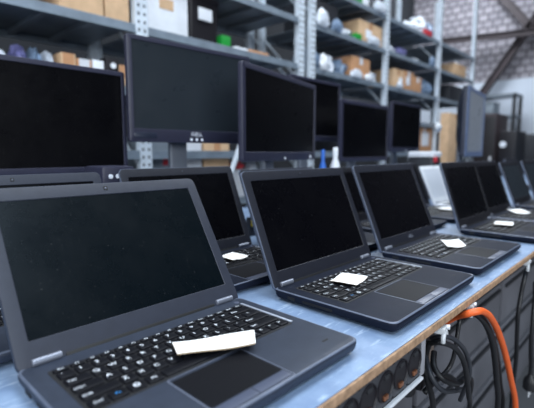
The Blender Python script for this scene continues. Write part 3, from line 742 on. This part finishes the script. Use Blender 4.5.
# right rack, higher shelf
bag('white bag left of the large tan carton on the higher shelf', 3.05, 3.29, s5, 0.12, 'bag')
carton('large tan carton on the higher shelf of the right rack', 3.30, 3.70, s5, 0.19, 'card', labelm='white', lab=(0.4, 0.45, 0.25, 0.4))
carton('tiny green box before the large tan carton', 3.21, 3.30, s5, 0.05, 'green', d=0.05, yf=2.0, tape=False, name='green_box')
bag('white wrapper before the large tan carton', 3.4, 3.62, s5, 0.08, 'bag', d=0.045, yf=1.98, name='wrapper', cat='wrapper')
bag('white bag just right of the second upright, higher shelf', 3.83, 4.03, s5, 0.12, 'bag')
bag('blue bag right of the white one, higher shelf', 4.05, 4.33, s5, 0.13, 'violet')
bag('small white wrapper alone on the higher shelf', 4.45, 4.62, s5, 0.07, 'bag', name='wrapper', cat='wrapper')
carton('dark box at the left end of the higher shelf', 2.66, 2.98, s5, 0.2, 'dk', tape=False, name='dark_box')
# right rack, top shelf
bag('white and grey bag at the left end of the top shelf', 2.68, 2.98, s6, 0.16, 'bluebag')
carton('green and white box on the top shelf', 3.22, 3.45, s6, 0.10, 'green', labelm='white', tape=False, name='green_box', lab=(0.75, 0.5, 0.45, 0.6))
for lab, a, b_, h, m in [('grey-white bag leftmost in the heap on the top shelf', 4.35, 4.55, 0.14, 'bag'), ('white bag tallest in the heap on the top shelf', 4.55, 4.78, 0.24, 'bag'), ('bluish bag right in the heap on the top shelf', 4.78, 4.97, 0.22, 'bluebag')]:
    bag(lab, a, b_, s6, h, m)
carton('small red box before the heap on the top shelf', 4.58, 4.74, s6, 0.06, 'red', d=0.04, yf=1.995, tape=False, name='red_box')
# right rack, lower
carton('brown carton with a big white label right of the narrow monitor', 4.52, 4.95, s2, 0.27, 'card_b', labelm='white', lab=(0.55, 0.55, 0.45, 0.55))
carton('tall tan carton left of the large monitor with painted glare', 5.05, 5.5, s1, 0.75, 'card', d=0.1, yf=1.885)
carton('tan carton on the far bay of the higher shelf', 5.55, 5.95, s5, 0.16, 'card')
bag('white bag at the end of the far bay, higher shelf', 5.96, 6.12, s5, 0.15, 'bag')
carton('dark box on the far bay of the shelf below', 5.4, 5.9, s4, 0.2, 'dk', tape=False, name='dark_box')
bag('bluish bag on the lower shelf beside the big-labelled carton', 4.0, 4.4, s2, 0.2, 'bluebag')
carton('dark box on the lower shelf of the right rack behind the monitors', 3.0, 3.6, s2, 0.2, 'dk', tape=False, name='dark_box')

# ------------------------------------------------------------------ small things on the table between the rows
t = thing('docking_station', 'dark docking station with three white lamps behind the nearest laptop', 'docking station', (0.502, 1.02, TZ))
b = MB(); b.box(0, 0, 0.115, 0.085, 0.10, 0.23, 0.008); b.build('housing', M['mon'], t)
for i in range(3):
    b = MB(); b.lathe([(0.0055, -0.052), (0.0055, -0.049)], 12, 'y', (-0.022+i*0.018, 0, 0.206)); b.build('indicator_lamp', M['white_led'], t)
def bottle(name, label, x, y, h, r, m, capm, z=TZ):
    t = thing(name, label, 'bottle', (x, y, z))
    b = MB(); b.lathe([(r*0.9, 0), (r, 0.006), (r, h*0.62), (r*0.85, h*0.74), (r*0.45, h*0.84), (r*0.42, h*0.88)], 20); b.build('body', M[m], t)
    b = MB(); b.lathe([(r*0.5, h*0.87), (r*0.5, h*0.98), (r*0.4, h)], 16); b.build('cap', M[capm], t)
bottle('spray_bottle', 'white bottle standing between the turned monitor and the squarish one', 1.445, 0.985, 0.285, 0.022, 'white', 'white')
bottle('blue_bottle', 'blue bottle standing left of the white bottle', 1.36, 0.985, 0.275, 0.016, 'blue', 'blue')
t = thing('wall_adapter', 'small yellow tag on the cable between the second and third nearest laptops', 'tag', (0.93, 0.95, TZ))
b = MB(); b.box(0, 0, 0.03, 0.025, 0.02, 0.06, 0.004); b.build('body', M['dk'], t)
b = MB(); b.box(0, -0.0105, 0.042, 0.018, 0.003, 0.022, 0.001); b.build('tag', M['yellow'], t)
t.name = 'tagged_adapter'
def stand_thing(name, label, cat, x, y, z, pieces):
    t = thing(name, label, cat, (x, y, z))
    for pn, fn, m in pieces:
        b = MB(); fn(b); b.build(pn, M[m], t)
    return t
stand_thing('desk_lamp', 'small lamp with a round white head beside the large monitor with painted glare', 'lamp', 2.77, 1.10, TZ, [
    ('base', lambda b: b.lathe([(0.06, 0), (0.06, 0.01), (0.012, 0.018)], 20), 'dk'),
    ('stem', lambda b: b.tube([(0, 0, 0.015), (0, 0, 0.41)], 0.008, 8), 'dk'),
    ('lamp_head', lambda b: b.lathe([(0.008, -0.022), (0.026, -0.011), (0.031, 0.0), (0.026, 0.011), (0.008, 0.022)], 18, 'y', (0, 0, 0.425)), 'white')])
stand_thing('scanner', 'pale grey scanner piled before the rack right of the narrow monitor', 'scanner', 2.44, 1.04, TZ, [
    ('body', lambda b: b.slab(0.13, 0.16, 0.02, [(0, 0.004), (0.20, 0), (0.24, 0.01)]), 'dk'),
    ('top_cover', lambda b: b.slab(0.13, 0.16, 0.02, [(0.24, 0.002), (0.262, 0), (0.27, 0.008)]), 'offwhite'),
    ('red_button', lambda b: b.box(-0.04, -0.082, 0.225, 0.035, 0.01, 0.03, 0.003), 'red')])
# far end: other equipment standing along the table and beyond
stand_thing('tower_computer', 'dark tower computer with a small white badge at the far end of the table', 'computer', 5.6, 1.345, TZ, [
    ('case', lambda b: b.box(0, 0, 0.255, 0.42, 0.17, 0.51, 0.008), 'case_d'),
    ('front_panel', lambda b: b.box(-0.215, 0, 0.255, 0.012, 0.165, 0.49, 0.005), 'blk'),
    ('badge', lambda b: b.lathe([(0.035, -0.227), (0.035, -0.220)], 16, 'x', (0, 0.045, 0.36)), 'white')])
def chair(label, x, y, rz, m):
    t = thing('office_chair', label, 'chair', (x, y, 0), rz, 'office chairs beyond the table')
    b = MB(); b.slab(0.5, 0.48, 0.1, [(0.44, 0.03), (0.46, 0.004), (0.50, 0), (0.53, 0.03)]); b.build('seat', M[m], t)
    b = MB(); b.T = Matrix.Translation((0, 0.24, 0.92)) @ Matrix.Rotation(PI/2-0.12, 4, 'X'); b.slab(0.48, 0.68, 0.12, [(-0.04, 0.04), (-0.03, 0.005), (0.02, 0), (0.04, 0.04)]); b.build('backrest', M[m], t)
    b = MB(); b.tube([(0, 0, 0.10), (0, 0, 0.45)], 0.03, 12); b.build('gas_post', M['dk'], t)
    b = MB()
    for k in range(5): b.tube([(0, 0, 0.11), (0.3*math.cos(k*2*PI/5), 0.3*math.sin(k*2*PI/5), 0.07)], 0.018, 8)
    b.build('star_base', M['dk'], t)
    for k in range(5):
        c = MB(); c.lathe([(0.03, -0.02), (0.03, 0.02)], 14, 'y', (0.3*math.cos(k*2*PI/5), 0.3*math.sin(k*2*PI/5), 0.03)); c.build('castor', M['rubber'], t)
    for s in (-1, 1):
        c = MB(); c.tube([(s*0.24, 0.1, 0.48), (s*0.29, 0.08, 0.55), (s*0.29, 0.02, 0.70), (s*0.28, -0.18, 0.71)], 0.018, 8); c.build('armrest', M['dk'], t)
chair('dark office chair at the far right edge before the white wall', 6.7, 1.45, 1.9, 'dk')
stand_thing('door_panel', 'dark brownish equipment cabinet standing beyond the large monitor with painted glare', 'cabinet', 5.8, 1.64, 0, [
    ('body', lambda b: b.box(0, 0, 0.74, 0.5, 0.24, 1.48, 0.01), 'truss'),
    ('door', lambda b: b.box(-0.255, 0, 0.75, 0.014, 0.22, 1.38, 0.004), 'blk'),
    ('handle', lambda b: b.box(-0.268, -0.08, 0.9, 0.015, 0.02, 0.14, 0.004), 'alu')]).name = 'equipment_cabinet'
t = thing('low_rack', 'low grey rack with pale boxes against the far white wall', 'rack', (8.55, 2.42, 0))
for y in (-0.40, 0.40):
    for x in (-0.2, 0.2):
        b = MB(); b.box(x, y, 1.02, 0.05, 0.05, 2.04); b.build('post', M['case_d'], t)
for z in (0.9, 1.3, 1.65, 2.02):
    b = MB(); b.box(0, 0, z, 0.45, 0.84, 0.035); b.build('shelf', M['steel_under'], t)
for k, (y, z, m, lab) in enumerate([(0.15, 1.667, 'steel_under', 'grey box on the upper shelf of the low far rack'), (-0.1, 1.32, 'offwhite', 'pale box on the middle shelf of the low far rack'), (0.1, 0.918, 'dk', 'dark box on the lowest shelf of the low far rack')]):
    t = thing('storage_box', lab, 'box', (8.5, 2.42+y, z), 0, 'boxes on the far rack')
    b = MB(); b.box(0, 0, 0.11, 0.34, 0.46, 0.22, 0.006); b.build('body', M[m], t)
    b = MB(); b.box(0, 0, 0.232, 0.36, 0.48, 0.024, 0.004); b.build('box_lid', M[m], t)

# ------------------------------------------------------------------ room
def struct(name, m, cx, cy, cz, sx, sy, sz, mats=None):
    b = MB(); b.box(cx, cy, cz, sx, sy, sz); o = b.build(name, m, None, False); o['kind'] = 'structure'; return o
X0, X1, Y0, Y1, ZC = -4.0, 9.0, -5.0, 4.2, 4.8
struct('floor', M['concrete'], (X0+X1)/2, (Y0+Y1)/2, -0.05, X1-X0+0.4, Y1-Y0+0.4, 0.1)
struct('ceiling', M['ceil'], (X0+X1)/2, (Y0+Y1)/2, ZC+0.05, X1-X0+0.4, Y1-Y0+0.4, 0.1)
struct('wall_back', M['dimwall'], (X0+X1)/2, Y1+0.05, ZC/2, X1-X0+0.4, 0.1, ZC)
struct('wall_front', M['dimwall'], (X0+X1)/2, Y0-0.05, ZC/2, X1-X0+0.4, 0.1, ZC)
struct('wall_left', M['dimwall'], X0-0.05, (Y0+Y1)/2, ZC/2, 0.1, Y1-Y0, ZC)
YW = 0.9
struct('wall_right', M['panel_white'], X1+0.05, (YW+Y1)/2, BRICK_Z/2, 0.1, Y1-YW, BRICK_Z)
struct('unseen_wall_right_near', M['dimwall'], X1+0.05, (Y0+YW)/2, BRICK_Z/2, 0.1, YW-Y0, BRICK_Z)  # unseen stretch, darkened to keep white reflections off the screens
o = struct('wall_right_upper', M['brick'], X1+0.05, (Y0+Y1)/2, (BRICK_Z+ZC)/2, 0.1, Y1-Y0, ZC-BRICK_Z)
def beam(label, a, b_, w=0.11):
    A, B = Vector(a), Vector(b_); A.z += Z0; B.z += Z0
    c = (A+B)/2; d = (B-A); L = d.length; d.normalize()
    m = MB()
    u = Vector((1, 0, 0)); n = d.cross(u).normalized()
    for off, hw, hx in ((w/2, 0.006, w*0.4), (-w/2, 0.006, w*0.4), (0, w/2, 0.005)):
        ring = lambda p: [p+n*(off+s1_*hw)+u*(s2_*hx) for s1_, s2_ in ((-1, -1), (1, -1), (1, 1), (-1, 1))]
        m.loft([ring(-d*L/2), ring(d*L/2)])
    o = m.build('steel_beam', M['truss'], None, False); o.location = c
    tag(o, label, 'beam', 'dark steel bracing beams before the brick wall')
beam('dark steel beam rising to the upper left before the brick wall', (8.85, 2.95, 3.45), (8.85, 1.93, 2.16), 0.12)
beam('dark steel beam falling to the lower left from the brace joint', (8.85, 1.80, 2.5), (8.85, 2.75, 1.05), 0.12)
beam('level dark steel beam running behind the shelving end', (8.7, 3.6, 2.20), (8.7, 1.2, 2.03), 0.10)
beam('dark steel beam from the brace joint to the upper right', (8.85, 1.93, 2.16), (8.85, 1.1, 3.5), 0.12)

# ------------------------------------------------------------------ light
def area(name, loc, sx, sy, watt, color=(0.86, 0.93, 1.0), rot=(0, 0, 0)):
    l = bpy.data.lights.new(name, 'AREA'); l.shape = 'RECTANGLE'; l.size = sx; l.size_y = sy; l.energy = watt; l.color = color
    o = bpy.data.objects.new(name, l); COL.objects.link(o); o.location = loc; o.rotation_euler = rot; return o
for x, y, wt in ((-2.0, 0.9, 110), (1.2, 0.9, 115), (4.4, 0.9, 115), (7.2, 2.9, 190)):  # unseen ceiling lights; the last one added to brighten the end wall
    area('unseen_ceiling_light', (x, y, ZC-0.03), 1.6, 1.6, wt)
area('unseen_ceiling_light', (-2.4, -2.6, ZC-0.03), 1.6, 1.6, 130)  # added weak front fill, behind the camera on the left
area('unseen_ceiling_light', (0.3, -2.0, ZC-0.03), 1.0, 1.0, 60, (0.6, 0.8, 1.0))  # added bluish light, placed for the sheen on the nearest screen
area('fill_light', (X0+0.1, -0.6, 2.0), 2.6, 2.2, 70, (0.86, 0.93, 1.0), (0, -PI/2, 0))  # added side fill for faces turned left, no window known
area('fill_light', (-1.4, Y0+0.1, 2.3), 4.0, 2.2, 260, (0.88, 0.94, 1.0), (PI/2, 0, 0))  # added frontal fill for bezels, racks and the space under the table
w = bpy.data.worlds.new('world'); sc.world = w; w.use_nodes = True
w.node_tree.nodes['Background'].inputs[0].default_value = (0.62, 0.76, 1.0, 1); w.node_tree.nodes['Background'].inputs[1].default_value = 0.5

# ------------------------------------------------------------------ camera
cam = bpy.data.cameras.new('camera'); co = bpy.data.objects.new('camera', cam); COL.objects.link(co); sc.camera = co
yaw = math.radians(43.4); pitch = math.atan(51/423)
cam.sensor_width = 36; cam.lens = 423*36/534; cam.clip_start = 0.02; cam.clip_end = 100
co.location = (0, 0, Z0)
co.rotation_euler = (PI/2-pitch, 0, yaw-PI/2)
cam.dof.use_dof = True; cam.dof.focus_distance = 0.70; cam.dof.aperture_fstop = 3.5; cam.dof.aperture_blades = 0
vs = sc.view_settings
sc.display_settings.display_device = 'sRGB'
vs.view_transform = 'Standard'; vs.look = 'None'; vs.gamma = 1; vs.use_curve_mapping = False; vs.exposure = 0.1
sc.cycles.use_denoising = True
sc.cycles.max_bounces = 6; sc.cycles.diffuse_bounces = 3; sc.cycles.glossy_bounces = 3
sc.cycles.sample_clamp_indirect = 6
